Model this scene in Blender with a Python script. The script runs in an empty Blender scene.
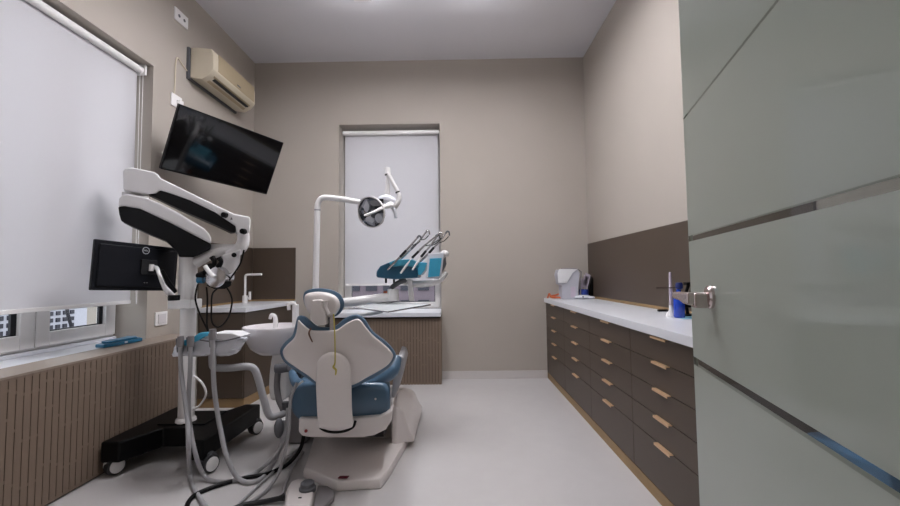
import bpy, bmesh, math, random
from mathutils import Vector, Matrix
random.seed(7)
C = bpy.context.scene.collection
V = Vector
# ------------------------------------------------------------------ camera
F = 409.94; YAW = .0135074; PIT = .053495; ROL = -.0110036; HC = 1.15
cy_, sy_, cp_, sp_, cr_, sr_ = math.cos(YAW), math.sin(YAW), math.cos(PIT), math.sin(PIT), math.cos(ROL), math.sin(ROL)
fw = V((-sy_*cp_, cy_*cp_, sp_)); rt = V((cy_, sy_, 0)); up = rt.cross(fw)
rt, up = rt*cr_+up*sr_, up*cr_-rt*sr_
cam = bpy.data.cameras.new('camera'); camo = bpy.data.objects.new('camera', cam); C.objects.link(camo)
cam.sensor_fit = 'HORIZONTAL'; cam.sensor_width = 36; cam.lens = F/900*36; cam.clip_start = .02
camo.matrix_world = Matrix(((rt.x, up.x, -fw.x, 0), (rt.y, up.y, -fw.y, 0), (rt.z, up.z, -fw.z, HC), (0, 0, 0, 1)))
bpy.context.scene.camera = camo
# ------------------------------------------------------------------ world, lights, exposure
vs = bpy.context.scene.view_settings
vs.view_transform = 'Standard'; vs.look = 'None'; vs.exposure = 0.74; vs.gamma = 1; vs.use_curve_mapping = False
w = bpy.data.worlds.new('sky'); bpy.context.scene.world = w; w.use_nodes = True
w.node_tree.nodes['Background'].inputs[0].default_value = (.87, .895, .95, 1)
w.node_tree.nodes['Background'].inputs[1].default_value = 1.55
def area(name, loc, rot, sx, sy, power, col, portal=False):
    l = bpy.data.lights.new(name, 'AREA'); l.shape = 'RECTANGLE'; l.size = sx; l.size_y = sy; l.energy = power; l.color = col
    o = bpy.data.objects.new(name, l); o.location = loc; o.rotation_euler = rot; C.objects.link(o)
    if portal: l.cycles.is_portal = True
    return o
D = 4.615; XL = -2.308; XR = 1.494; ZC = 3.635
for lx in (-.75, .2):
    area('pendant_lamp_light', (lx, 2.62, 3.425), (0, 0, 0), .12, 1.3, 19, (.99, .98, 1))
    area('pendant_lamp_light', (lx, 2.62, 3.485), (math.pi, 0, 0), .12, 1.3, 16, (.99, .98, 1))
area('corridor_lamp_light', (0, -1.1, 2.55), (0, 0, 0), .8, .8, 6, (1, .97, .95))
area('window_portal', (XL-.36, 1.8, 1.78), (0, -math.pi/2, 0), 2.1, 2.5, 1, (1, 1, 1), True)
area('window_portal', (-.75, D+.36, 1.82), (-math.pi/2, 0, 0), 1.2, 2.15, 1, (1, 1, 1), True)
# ------------------------------------------------------------------ pixel -> world point at a chosen real depth
def ray(x, y): return rt*((x-450)/F)-up*((y-253)/F)+fw
O = V((0, 0, HC))
def P(x, y, d): r = ray(x, y); return O+r*(d/r.y)
def PX(x, y, c): r = ray(x, y); return O+r*(c/r.x)
def PZ(x, y, c=0.0): r = ray(x, y); return O+r*((c-HC)/r.z)
# ------------------------------------------------------------------ materials
def lin(c): return tuple(((v/255)/12.92 if v/255 <= .04045 else ((v/255+.055)/1.055)**2.4) for v in c)+(1,)
MATS = {}
def mat(name, rgb, rough=.5, metal=0, coat=0, noise=0, nscale=30, bump=0, bscale=200, spec=.5, alpha=None):
    m = bpy.data.materials.new(name); m.use_nodes = True; nt = m.node_tree; b = nt.nodes['Principled BSDF']
    b.inputs['Base Color'].default_value = lin(rgb); b.inputs['Roughness'].default_value = rough; b.inputs['Metallic'].default_value = metal
    b.inputs['Coat Weight'].default_value = coat; b.inputs['Specular IOR Level'].default_value = spec
    tc = nt.nodes.new('ShaderNodeTexCoord')
    if noise:
        n = nt.nodes.new('ShaderNodeTexNoise'); n.inputs['Scale'].default_value = nscale; n.inputs['Detail'].default_value = 4
        nt.links.new(tc.outputs['Object'], n.inputs['Vector'])
        mx = nt.nodes.new('ShaderNodeMix'); mx.data_type = 'RGBA'
        c = lin(rgb); mx.inputs[6].default_value = tuple(v*(1-noise) for v in c[:3])+(1,); mx.inputs[7].default_value = tuple(min(1, v*(1+noise)) for v in c[:3])+(1,)
        nt.links.new(n.outputs['Fac'], mx.inputs[0]); nt.links.new(mx.outputs[2], b.inputs['Base Color'])
    if bump:
        n2 = nt.nodes.new('ShaderNodeTexNoise'); n2.inputs['Scale'].default_value = bscale
        nt.links.new(tc.outputs['Object'], n2.inputs['Vector'])
        bp = nt.nodes.new('ShaderNodeBump'); bp.inputs['Strength'].default_value = bump; bp.inputs['Distance'].default_value = .002
        nt.links.new(n2.outputs['Fac'], bp.inputs['Height']); nt.links.new(bp.outputs['Normal'], b.inputs['Normal'])
    MATS[name] = m; return m
M_wall = mat('wall_paint', (176, 168, 159), .85, noise=.03, nscale=3, bump=.25, bscale=260)
M_ceil = mat('ceiling_paint', (222, 221, 226), .9, noise=.02, nscale=2)
M_floor = mat('floor_vinyl', (197, 194, 194), .32, noise=.04, nscale=9, spec=.4)
M_base = mat('baseboard_white', (205, 200, 198), .5, noise=.02)
M_slat = mat('slatted_panel_brown', (124, 107, 93), .6, noise=.06, nscale=12)
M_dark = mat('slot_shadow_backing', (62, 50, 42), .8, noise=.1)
M_lam = mat('brown_laminate', (76, 64, 54), .42, noise=.04, nscale=60)
M_gap = mat('carcass_dark', (34, 28, 26), .7, noise=.1)
M_oak = mat('oak_edging', (148, 120, 82), .5, noise=.15, nscale=14)
M_brass = mat('brass_handle', (226, 190, 152), .4, .4, noise=.05)
M_top = mat('white_worktop', (222, 224, 230), .3, noise=.02, nscale=40)
M_pvc = mat('white_window_frame', (230, 227, 226), .35, noise=.02)
M_gasket = mat('window_gasket', (18, 18, 28), .6, noise=.1)
M_white = mat('white_enamel', (240, 238, 238), .3, coat=.3, noise=.015)
M_shell = mat('chair_shell_white', (226, 219, 217), .35, coat=.2, noise=.015)
M_porc = mat('white_porcelain', (226, 222, 224), .15, coat=.5, noise=.01)
M_blue = mat('blue_upholstery', (78, 106, 130), .33, coat=.15, noise=.06, nscale=10)
M_black = mat('black_plastic', (5, 5, 7), .45, noise=.1, spec=.22)
M_matblk = mat('matt_black_plastic', (20, 21, 25), .5, noise=.1)
M_screen = mat('tv_screen_glass', (5, 6, 9), .08, coat=.3, noise=.05)
M_mon = mat('monitor_back_plastic', (10, 13, 21), .45, noise=.08, spec=.3)
M_steel = mat('brushed_steel', (205, 203, 205), .25, 1, noise=.04)
M_chrome = mat('mirror_reflector', (225, 228, 235), .06, 1, noise=.02)
M_gray = mat('grey_hose_rubber', (164, 163, 166), .5, noise=.04)
M_gray2 = mat('dark_grey_plastic', (92, 93, 98), .5, noise=.04)
M_gray3 = mat('mid_grey_plastic', (128, 124, 126), .5, noise=.04)
M_cream = mat('aged_cream_plastic', (206, 196, 176), .45, noise=.03, nscale=8)
M_creamd = mat('vent_cream', (176, 160, 132), .5, noise=.04)
M_tealdk = mat('dark_teal_tray', (32, 92, 122), .35, coat=.3, noise=.08, nscale=60)
M_cyan = mat('cyan_barrier_film', (70, 178, 216), .3, coat=.4, noise=.1, nscale=50)
M_bluep = mat('blue_plastic', (22, 112, 152), .3, coat=.3, noise=.06)
M_royal = mat('royal_blue_plastic', (28, 70, 190), .25, coat=.4, noise=.08)
M_navy = mat('navy_plastic', (24, 40, 104), .4, noise=.1)
M_paper = mat('grey_paper_towel', (186, 186, 196), .8, noise=.06, nscale=90, bump=.4, bscale=120)
M_paper2 = mat('white_paper', (226, 226, 228), .8, noise=.03)
M_film = mat('white_plastic_cover', (226, 228, 236), .25, coat=.4, noise=.04, nscale=40)
M_orange = mat('orange_cord', (196, 96, 52), .5, noise=.1)
M_yell = mat('yellow_cord', (196, 180, 84), .6, noise=.1)
M_red = mat('dark_red_badge', (96, 20, 40), .4, noise=.1)
M_redd = mat('red_button', (150, 40, 50), .4, noise=.1)
M_lab = mat('light_lettering', (206, 210, 216), .4, noise=.02)
M_facade = mat('pale_facade', (190, 190, 200), .8, noise=.03, nscale=2)
M_facade2 = mat('lavender_facade', (112, 100, 108), .8, noise=.12, nscale=3)
M_fwin = mat('far_window_dark', (34, 34, 48), .4, noise=.1)
M_ground = mat('street_asphalt', (120, 120, 124), .9, noise=.1)
M_wireg = mat('outdoor_cable_black', (30, 30, 38), .6, noise=.1)
M_skin = mat('pale_lavender_pack', (196, 184, 200), .7, noise=.05)
M_bin = mat('sky_blue_plastic', (98, 150, 200), .2, coat=.6, noise=.06)

def blind_mat():
    m = bpy.data.materials.new('roller_blind_fabric'); m.use_nodes = True; nt = m.node_tree; nt.nodes.clear()
    out = nt.nodes.new('ShaderNodeOutputMaterial'); d = nt.nodes.new('ShaderNodeBsdfDiffuse'); t = nt.nodes.new('ShaderNodeBsdfTranslucent')
    mx = nt.nodes.new('ShaderNodeMixShader'); mx.inputs[0].default_value = .45
    tc = nt.nodes.new('ShaderNodeTexCoord'); n = nt.nodes.new('ShaderNodeTexNoise'); n.inputs['Scale'].default_value = 220
    r = nt.nodes.new('ShaderNodeMix'); r.data_type = 'RGBA'; r.inputs[6].default_value = (.76, .75, .77, 1); r.inputs[7].default_value = (.82, .81, .83, 1)
    nt.links.new(tc.outputs['Object'], n.inputs['Vector']); nt.links.new(n.outputs['Fac'], r.inputs[0])
    nt.links.new(r.outputs[2], d.inputs[0]); nt.links.new(r.outputs[2], t.inputs[0])
    nt.links.new(d.outputs[0], mx.inputs[1]); nt.links.new(t.outputs[0], mx.inputs[2]); nt.links.new(mx.outputs[0], out.inputs[0])
    return m
M_blind = blind_mat()
def pane_mat():
    m = bpy.data.materials.new('clear_window_glass'); m.use_nodes = True; nt = m.node_tree; nt.nodes.clear()
    out = nt.nodes.new('ShaderNodeOutputMaterial'); d = nt.nodes.new('ShaderNodeBsdfTransparent'); d.inputs[0].default_value = (.93, .95, .95, 1)
    g = nt.nodes.new('ShaderNodeBsdfGlossy'); g.inputs['Roughness'].default_value = .02
    fr = nt.nodes.new('ShaderNodeFresnel'); fr.inputs[0].default_value = 1.3
    gm = nt.nodes.new('ShaderNodeNewGeometry'); sb = nt.nodes.new('ShaderNodeMath'); sb.operation = 'SUBTRACT'; sb.inputs[0].default_value = 1; ml = nt.nodes.new('ShaderNodeMath'); ml.operation = 'MULTIPLY'
    nt.links.new(gm.outputs['Backfacing'], sb.inputs[1]); nt.links.new(sb.outputs[0], ml.inputs[0]); nt.links.new(fr.outputs[0], ml.inputs[1])
    mx = nt.nodes.new('ShaderNodeMixShader'); nt.links.new(ml.outputs[0], mx.inputs[0])
    nt.links.new(d.outputs[0], mx.inputs[1]); nt.links.new(g.outputs[0], mx.inputs[2]); nt.links.new(mx.outputs[0], out.inputs[0])
    return m
M_pane = pane_mat()

# ------------------------------------------------------------------ mesh helpers
class MB:
    def __init__(s): s.bm = bmesh.new()
    def poly(s, pts): return s.bm.faces.new([s.bm.verts.new(p) for p in pts])
    def box(s, x0, x1, y0, y1, z0, z1, mtx=None):
        x0, x1 = min(x0, x1), max(x0, x1); y0, y1 = min(y0, y1), max(y0, y1); z0, z1 = min(z0, z1), max(z0, z1)
        vs = [V((x, y, z)) for z in (z0, z1) for x, y in ((x0, y0), (x1, y0), (x1, y1), (x0, y1))]
        if mtx: vs = [mtx@v for v in vs]
        b = [s.bm.verts.new(v) for v in vs]
        for f in ((3, 2, 1, 0), (4, 5, 6, 7), (0, 1, 5, 4), (1, 2, 6, 5), (2, 3, 7, 6), (3, 0, 4, 7)): s.bm.faces.new([b[i] for i in f])
        return s
    def prism(s, pts, vec):
        vec = V(vec); a = [s.bm.verts.new(p) for p in pts]; b = [s.bm.verts.new(V(p)+vec) for p in pts]; n = len(a)
        s.bm.faces.new(a[::-1]); s.bm.faces.new(b)
        for i in range(n): s.bm.faces.new((a[i], a[(i+1) % n], b[(i+1) % n], b[i]))
        return s
    def loft(s, rings, cap=True):
        R = [[s.bm.verts.new(p) for p in r] for r in rings]; n = len(R[0])
        for a, b in zip(R, R[1:]):
            for i in range(n): s.bm.faces.new((a[i], a[(i+1) % n], b[(i+1) % n], b[i]))
        if cap: s.bm.faces.new(R[0][::-1]); s.bm.faces.new(R[-1])
        return s
    def tube(s, pts, r, seg=10, sm=6, cap=True):
        pts = [V(p) for p in pts]; rad = list(r) if isinstance(r, (list, tuple)) else [r]*len(pts)
        if sm > 1 and len(pts) > 2:
            q = []; rr = []
            for i in range(len(pts)-1):
                p0 = pts[max(i-1, 0)]; p1 = pts[i]; p2 = pts[i+1]; p3 = pts[min(i+2, len(pts)-1)]
                for k in range(sm):
                    t = k/sm
                    q.append(.5*((2*p1)+(p2-p0)*t+(2*p0-5*p1+4*p2-p3)*t*t+(3*p1-p0-3*p2+p3)*t**3)); rr.append(rad[i]*(1-t)+rad[i+1]*t)
            q.append(pts[-1]); rr.append(rad[-1]); pts, rad = q, rr
        rings = []; prev = None
        for i, p in enumerate(pts):
            t = (pts[min(i+1, len(pts)-1)]-pts[max(i-1, 0)]).normalized()
            if prev is None: n = t.orthogonal().normalized()
            else:
                n = prev-t*prev.dot(t)
                n = n.normalized() if n.length > 1e-6 else t.orthogonal().normalized()
            prev = n; b = t.cross(n)
            rings.append([p+(n*math.cos(a)+b*math.sin(a))*rad[i] for a in [2*math.pi*k/seg for k in range(seg)]])
        return s.loft(rings, cap)
    def cyl(s, a, b, r0, r1=None, seg=24): return s.tube([a, b], [r0, r0 if r1 is None else r1], seg, 1)
    def lathe(s, prof, org, axis=(0, 0, 1), seg=28, sx=1, sy=1, xdir=None, cap=True):
        ax = V(axis).normalized(); n = (V(xdir) if xdir else ax.orthogonal()); n = (n-ax*n.dot(ax)).normalized(); b = ax.cross(n); org = V(org)
        rings = [[org+ax*h+(n*math.cos(2*math.pi*k/seg)*sx+b*math.sin(2*math.pi*k/seg)*sy)*max(r, .0004) for k in range(seg)] for r, h in prof]
        return s.loft(rings, cap)
    def ball(s, c, r, sc=(1, 1, 1)):
        bmesh.ops.create_uvsphere(s.bm, u_segments=16, v_segments=10, radius=r, matrix=Matrix.Translation(c)@Matrix.Diagonal((*sc, 1))); return s
ORG = {}
def build(name, mb, m, parent=None, bevel=0, sub=0, seg=2, label=None, org=None, ang=38):
    bm = mb.bm; bmesh.ops.recalc_face_normals(bm, faces=bm.faces)
    for f in bm.faces: f.smooth = True
    for e in bm.edges:
        if len(e.link_faces) == 2 and e.calc_face_angle(0) > math.radians(ang): e.smooth = False
    me = bpy.data.meshes.new(name); 
    if parent is not None: o3 = ORG[parent.name]
    elif org is not None: o3 = V(org)
    else:
        co = [v.co for v in bm.verts]; o3 = V(((min(c.x for c in co)+max(c.x for c in co))/2, (min(c.y for c in co)+max(c.y for c in co))/2, min(c.z for c in co)))
    bmesh.ops.translate(bm, verts=bm.verts, vec=-o3); bm.to_mesh(me); bm.free(); me.materials.append(m)
    o = bpy.data.objects.new(name, me); C.objects.link(o); ORG[o.name] = o3
    if parent is not None: o.parent = parent
    else: o.location = o3
    if bevel:
        b = o.modifiers.new('bevel', 'BEVEL'); b.width = bevel; b.segments = seg; b.limit_method = 'ANGLE'; b.angle_limit = math.radians(35); b.harden_normals = True
    if sub: k = o.modifiers.new('sub', 'SUBSURF'); k.levels = sub; k.render_levels = sub
    if label: o['label'] = label
    return o
def thing(name, label, cat, loc, group=None):
    o = bpy.data.objects.new(name, None); C.objects.link(o); o.location = loc; o.empty_display_size = .05; ORG[o.name] = V(loc)
    o['label'] = label; o['category'] = cat
    if group: o['group'] = group
    return o
def tag(o, label, cat, group=None):
    o['label'] = label; o['category'] = cat
    if group: o['group'] = group
    return o
def struct(o): o['kind'] = 'structure'; return o
def text_mesh(s, size, org, xd, yd, m, parent, name='lettering', ext=.0006):
    cu = bpy.data.curves.new('t', 'FONT'); cu.body = s; cu.size = size; cu.extrude = ext; cu.align_x = 'CENTER'; cu.align_y = 'CENTER'
    ob = bpy.data.objects.new('t', cu); C.objects.link(ob); dg = bpy.context.evaluated_depsgraph_get(); dg.update()
    me = bpy.data.meshes.new_from_object(ob.evaluated_get(dg)); bpy.data.objects.remove(ob); bpy.data.curves.remove(cu)
    xd = V(xd).normalized(); yd = V(yd).normalized(); zd = xd.cross(yd)
    mt = Matrix(((xd.x, yd.x, zd.x, 0), (xd.y, yd.y, zd.y, 0), (xd.z, yd.z, zd.z, 0), (0, 0, 0, 1))); mt.translation = V(org)-ORG[parent.name]
    me.transform(mt); me.materials.clear(); me.materials.append(m); me.name = name
    o = bpy.data.objects.new(name, me); C.objects.link(o); o.parent = parent; ORG[o.name] = ORG[parent.name]; return o

# ------------------------------------------------------------------ room shell
T = .45
struct(build('floor', MB().box(XL-T, XR+.2, -.2, D+T, -.12, 0), M_floor))
struct(build('ceiling', MB().box(XL-T, XR+.2, -.2, D+T, ZC, ZC+.12), M_ceil))
LY0, LY1, LZ0, LZ1 = .55, 3.044, .64, 2.782       # left window opening
m = MB()
m.box(XL-T, XL, -.2, LY0, 0, ZC).box(XL-T, XL, LY1, D+T, 0, ZC).box(XL-T, XL, LY0, LY1, 0, LZ0).box(XL-T, XL, LY0, LY1, LZ1, ZC)
struct(build('wall_left', m, M_wall))
BX0, BX1, BZ0, BZ1 = -1.324, -.166, .64, 2.89     # back window opening
m = MB()
m.box(XL, BX0, D, D+T, 0, ZC).box(BX1, XR, D, D+T, 0, ZC).box(BX0, BX1, D, D+T, 0, BZ0).box(BX0, BX1, D, D+T, BZ1, ZC)
struct(build('wall_back', m, M_wall))
struct(build('wall_right', MB().box(XR, XR+.2, -.2, D+T, 0, ZC), M_wall))
DX0, DX1 = -.66, .40
m = MB(); m.box(XL, DX0, -.17, -.02, 0, ZC).box(DX1, XR, -.17, -.02, 0, ZC).box(DX0, DX1, -.17, -.02, 2.13, ZC)
struct(build('wall_front', m, M_wall))
m = MB(); m.box(-1.6, -1.5, -2, -.2, 0, 2.7).box(1.3, 1.4, -2, -.2, 0, 2.7).box(-1.6, 1.4, -2.1, -2, 0, 2.7).box(-1.6, 1.4, -2.1, -.2, 2.7, 2.8)
struct(build('wall_corridor', m, M_wall))
struct(build('floor_corridor', MB().box(-1.6, 1.4, -2.1, -.2, -.12, 0), M_floor))
struct(build('baseboard_back', MB().box(-.17, 1.0, D-.014, D, 0, .085), M_base, bevel=.003))
m = MB(); m.box(DX0-.07, DX0, -.02, .0, 0, 2.2).box(DX1, DX1+.07, -.02, .0, 0, 2.2).box(DX0-.07, DX1+.07, -.02, .0, 2.13, 2.2)
struct(build('trim_1', m, M_base))

# ------------------------------------------------------------------ ceiling lamps (above the view, they light the room)
for i, lx in enumerate((-.75, .2)):
    t = thing('pendant_lamp', ['long white pendant lamp hanging above the microscope side', 'long white pendant lamp hanging nearer the drawer side'][i], 'ceiling lamp', (lx, 2.62, 3.43))
    build('housing', MB().box(lx-.07, lx+.07, 1.95, 3.29, 3.43, 3.48), M_white, t, bevel=.004)
    for y in (2.2, 3.05): build('suspension_wire', MB().cyl((lx, y, 3.475), (lx, y, ZC), .003), M_steel, t)

# ------------------------------------------------------------------ left window
wx = XL-.235
m = MB()
fz0, fz1 = .725, 2.76
def frame_x(m, x0, x1, ya, yb, za, zb, wd):
    m.box(x0, x1, ya, ya+wd, za, zb).box(x0, x1, yb-wd, yb, za, zb).box(x0, x1, ya+wd, yb-wd, za, za+wd).box(x0, x1, ya+wd, yb-wd, zb-wd, zb)
frame_x(m, wx-.08, wx-.01, LY0, LY1, fz0, LZ1, .035)
ysplit = P(32, 345, 1).x
win = struct(build('window_1', m, M_pvc, bevel=.003))
YS = []
r = ray(33, 345); ydiv = wx/r.x*r.y
ydiv2 = ydiv-(LY1-ydiv)
for a, b in ((ydiv+.003, LY1-.012), (ydiv2, ydiv-.003), (LY0+.012, ydiv2-.006)):
    m = MB(); frame_x(m, wx-.06, wx+.012, a, b, fz0+.015, LZ1-.02, .085)
    sash = build('window_sash', m, M_pvc, win, bevel=.004)
    m = MB(); frame_x(m, wx-.03, wx-.012, a+.08, b-.08, fz0+.095, LZ1-.1, .012)
    m.box(wx-.028, wx-.013, b-.115, b-.085, fz0+.1, LZ1-.105)
    build('gasket', m, M_gasket, sash)
    build('pane', MB().box(wx-.026, wx-.022, a+.08, b-.08, fz0+.095, LZ1-.1), M_pane, sash)
struct(build('trim_2', MB().box(wx-.09, XL, LY0, LY1, .64, .70).box(wx-.09, wx+.014, LY0, LY1, .70, .724), M_top, bevel=.004))
# ------------------------------------------------------------------ back window
wy = D+.26
m = MB()
def frame_y(m, y0, y1, xa, xb, za, zb, wd):
    m.box(xa, xa+wd, y0, y1, za, zb).box(xb-wd, xb, y0, y1, za, zb).box(xa+wd, xb-wd, y0, y1, za, za+wd).box(xa+wd, xb-wd, y0, y1, zb-wd, zb)
frame_y(m, wy, wy+.07, BX0, BX1, .76, BZ1, .035)
win2 = struct(build('window_2', m, M_pvc, bevel=.003))
m = MB(); frame_y(m, wy-.012, wy+.06, BX0+.02, BX1-.02, .775, BZ1-.02, .06)
sash = build('window_sash', m, M_pvc, win2, bevel=.004)
build('pane', MB().box(BX0+.07, BX1-.07, wy+.02, wy+.024, .83, BZ1-.07), M_pane, sash)
m = MB(); frame_y(m, wy+.012, wy+.02, BX0+.078, BX1-.078, .832, BZ1-.078, .01); build('gasket', m, M_gasket, sash)
struct(build('trim_3', MB().box(-1.325, -.165, 4.345, wy-.005, .712, .757), M_top, bevel=.004))

# ------------------------------------------------------------------ outside
struct(build('ground', MB().box(-90, 60, -40, 110, -14.2, -14), M_ground))
bd = thing('apartment_building', 'pale facade with small square windows outside the left window', 'building', (-30, 30, -14))
build('facade', MB().box(-40, -30, 12, 46, -14, 12), M_facade, bd)
wm = MB().box(-30.02, -29.9, -.30, .30, -.30, .30)
first = None
for iy in range(12):
    for iz in range(7):
        yy = 25.6+iy*.56; zz = -3.4+iz*.5
        if first is None:
            first = build('window', MB().box(-30.06, -29.9, yy-.15, yy+.15, zz-.15, zz+.15), M_fwin, bd, bevel=.01); fy, fz = yy, zz; base = first.location.copy()
        else:
            c = first.copy(); C.objects.link(c); c.parent = bd; c.location = base+V((0, yy-fy, zz-fz))
tag(build('outdoor_cable', MB().tube([PX(64, 285, -8), PX(66.5, 304, -8), PX(68, 315, -8), PX(72.5, 329, -8), PX(80, 345, -8)], .03), M_wireg), 'black cable hanging outside the left window', 'cable')
bd = thing('office_building', 'grey lavender building with dark windows outside the back window', 'building', (0, 26, -14))
build('facade', MB().box(-12, 10, 26, 34, -14, 9), M_facade2, bd)
for iz in range(3):
    for ix in range(9):
        x = -9+ix*1.1; z = -3.6+iz*1.9
        build('window', MB().box(x, x+.7, 25.9, 26.02, z, z+1.3), M_fwin, bd)

# ------------------------------------------------------------------ roller blinds
t = thing('roller_blind', 'wide white roller blind almost closed over the left window', 'blind', (-2.40, 1.8, .97))
build('blind_fabric', MB().box(-2.402, -2.400, .6, 3.0, .985, 2.72), M_blind, t)
build('bottom_bar', MB().box(-2.408, -2.394, .6, 3.0, .965, .99), M_white, t, bevel=.003)
build('roller_tube', MB().cyl((-2.385, .58, 2.735), (-2.385, 3.015, 2.735), .026), M_white, t)
build('bracket', MB().box(-2.42, -2.35, 3.015, 3.03, 2.70, 2.78), M_white, t)
build('bead_chain', MB().tube([(-2.37, 3.02, 2.73), (-2.37, 3.022, 1.6), (-2.37, 3.024, 1.02), (-2.36, 3.01, .98), (-2.35, 2.99, 1.02), (-2.36, 2.985, 1.6), (-2.37, 2.99, 2.7)], .002, 6), M_white, t)
t = thing('roller_blind', 'narrow white roller blind over the back wall window', 'blind', (-.745, D+.13, .98))
build('blind_fabric', MB().box(-1.29, -.195, D+.145, D+.147, 1.055, 2.80), M_blind, t)
build('bottom_bar', MB().box(-1.29, -.195, D+.138, D+.153, 1.035, 1.06), M_white, t, bevel=.003)
build('roller_tube', MB().cyl((-1.31, D+.12, 2.83), (-.18, D+.12, 2.83), .026), M_white, t)

# ------------------------------------------------------------------ slatted radiator covers
def slats_x(x, y0, y1, z0, z1, pitch, wd):
    m = MB(); n = int((y1-y0)/pitch)
    offs = [0, 0, .07, .07]
    for i in range(n+1):
        y = y0+i*pitch
        m.box(x-.012, x, y, min(y+wd, y1), z0, z1)
        if i < n:
            o = [0, 0, .0, .12, .12, .06][(i//1) % 6]
            for z in (z0, z0+.14+o*.5, z0+.36+o, z0+.58+o*.3, z1-.012):
                if z < z1-.01: m.box(x-.0121, x-.0008, y+wd, y+pitch, z, min(z+.014, z1))
    return m
t = thing('radiator_cover', 'long brown slatted radiator cover under the left window', 'radiator cover', (-2.2, 1.9, 0))
build('slatted_front', slats_x(-2.085, .0, 3.27, .012, .690, .036, .0318), M_slat, t)
build('casing', MB().box(XL, -2.10, 0.0, 3.27, 0, .689), M_dark, t)
build('end_post', MB().box(XL, -2.0845, 3.272, 3.285, 0, .69), M_slat, t)
build('top_panel', MB().box(XL, -2.083, 0.0, 3.288, .690, .701), mat('lit_brown_top_panel', (146, 133, 122), .5, noise=.03), t)  # brown board coloured beige, the light on its top put into the colour
t = thing('radiator_cover', 'short brown slatted radiator cover below the back window', 'radiator cover', (-.75, 4.4, 0))
m = MB(); n = 35; pit = (1.33-.18+.0)/n
for i in range(n+1):
    x = -.178-1.15+i*pit
    m.box(x-.0138, x+.0138, 4.380, 4.392, .0, .69)
    if i < n:
        o = (0, .1, .1, .05, 0)[i % 5]
        for z in (.004, .2+o, .43+o*.5, .676): m.box(x+.0138, x+pit-.0138, 4.3805, 4.392, z, z+.013)
build('slatted_front', m, M_slat, t)
build('casing', MB().box(-1.32, -.17, 4.393, D, 0, .70), M_dark, t)
build('end_panel', MB().box(-.17, -.163, 4.381, D, 0, .69).box(-1.341, -1.334, 4.381, D, 0, .69), M_slat, t)

# ------------------------------------------------------------------ wall fittings on the left wall
t = thing('wall_socket', 'white double socket plate high up near the ceiling', 'socket', PX(181, 19, XL))
build('plate', MB().box(XL, XL+.012, 3.25, 3.415, 3.295, 3.40), M_white, t, bevel=.003)
for y in (3.30, 3.365): build('socket_opening', MB().lathe([(.013, .012), (.013, .0135), (.008, .0136)], (XL, y, 3.348), (1, 0, 0)), M_gray2, t)
t = thing('wall_socket', 'white socket plate at the top left corner of the television', 'socket', (XL, 3.3, 2.6))
build('plate', MB().box(XL, XL+.012, 3.235, 3.36, 2.56, 2.665), M_white, t, bevel=.003)
build('plug', MB().box(XL+.012, XL+.045, 3.29, 3.335, 2.585, 2.625), M_white, t, bevel=.004)
t = thing('light_switch', 'white square light switch above the slatted cover', 'switch', (XL, 3.19, .80))
build('plate', MB().box(XL, XL+.01, 3.125, 3.255, .782, .888), M_white, t, bevel=.003)
build('rocker', MB().box(XL+.01, XL+.016, 3.15, 3.23, .80, .87), M_porc, t, bevel=.002)
tag(build('air_conditioner_cable', MB().tube([(XL+.006, 3.27, 2.66), (XL+.006, 3.275, 2.75), (XL+.006, 3.28, 2.93), (XL+.006, 3.30, 2.985), (XL+.006, 3.36, 2.96), (XL+.006, 3.44, 2.93)], .006, 8), M_cream), 'thin cream cable between socket and air conditioner', 'cable')

# ------------------------------------------------------------------ air conditioner
t = thing('air_conditioner', 'old cream split air conditioner high on the left wall', 'air conditioner', (XL, 3.95, 2.9))
y0, y1 = 3.42, 4.20
sec = [(0, 0), (.10, -.015), (.165, .02), (.205, .07), (.205, .20), (.185, .255), (.06, .27), (0, .27)]
build('body', MB().prism([(XL+.02+a, y0+.02, 2.885+b) for a, b in sec], (0, y1-y0-.04, 0)), M_cream, t, bevel=.008)
build('back_plate', MB().box(XL, XL+.02, y0, y1, 2.87, 3.15), M_gray2, t)
build('front_panel', MB().box(XL+.224, XL+.229, y0+.09, y1-.05, 2.968, 3.125), M_creamd, t, bevel=.003)
build('air_outlet', MB().box(XL+.13, XL+.195, y0+.1, y1-.1, 2.895, 2.905, Matrix.Translation((0, 0, 0))), M_matblk, t)
build('louvre', MB().prism([(XL+.125, y0+.08, 2.882), (XL+.20, y0+.08, 2.925), (XL+.204, y0+.08, 2.918), (XL+.13, y0+.08, 2.874)], (0, y1-y0-.16, 0)), M_creamd, t)
build('badge', MB().box(XL+.229, XL+.231, 3.82, 3.88, 2.99, 3.002), M_gray2, t)

# ------------------------------------------------------------------ television
c = V((-1.888, 3.347, 2.174)); a, b = .5789, .4166; W, H = .88, .506; ro = -.0677
u = V((math.sin(a), math.cos(a), 0)); n = V((math.cos(a), -math.sin(a), 0)); v = (V((0, 0, 1))*math.cos(b)+n*math.sin(b)).normalized(); nn = u.cross(v).normalized()
u, v = u*math.cos(ro)+v*math.sin(ro), v*math.cos(ro)-u*math.sin(ro)
if nn.dot(n) < 0: nn = -nn
def frm(u, v, w, o): return Matrix(((u.x, v.x, w.x, o.x), (u.y, v.y, w.y, o.y), (u.z, v.z, w.z, o.z), (0, 0, 0, 1)))
mt = frm(u, v, nn, c)
t = thing('television', 'large black flat television tilted out from the left wall', 'television', c-v*.28)
build('casing', MB().box(-W/2, W/2, -H/2, H/2, -.035, 0, mt), M_black, t, bevel=.004)
build('screen', MB().box(-W/2+.008, W/2-.008, -H/2+.014, H/2-.008, 0, .002, mt), M_screen, t)
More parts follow.
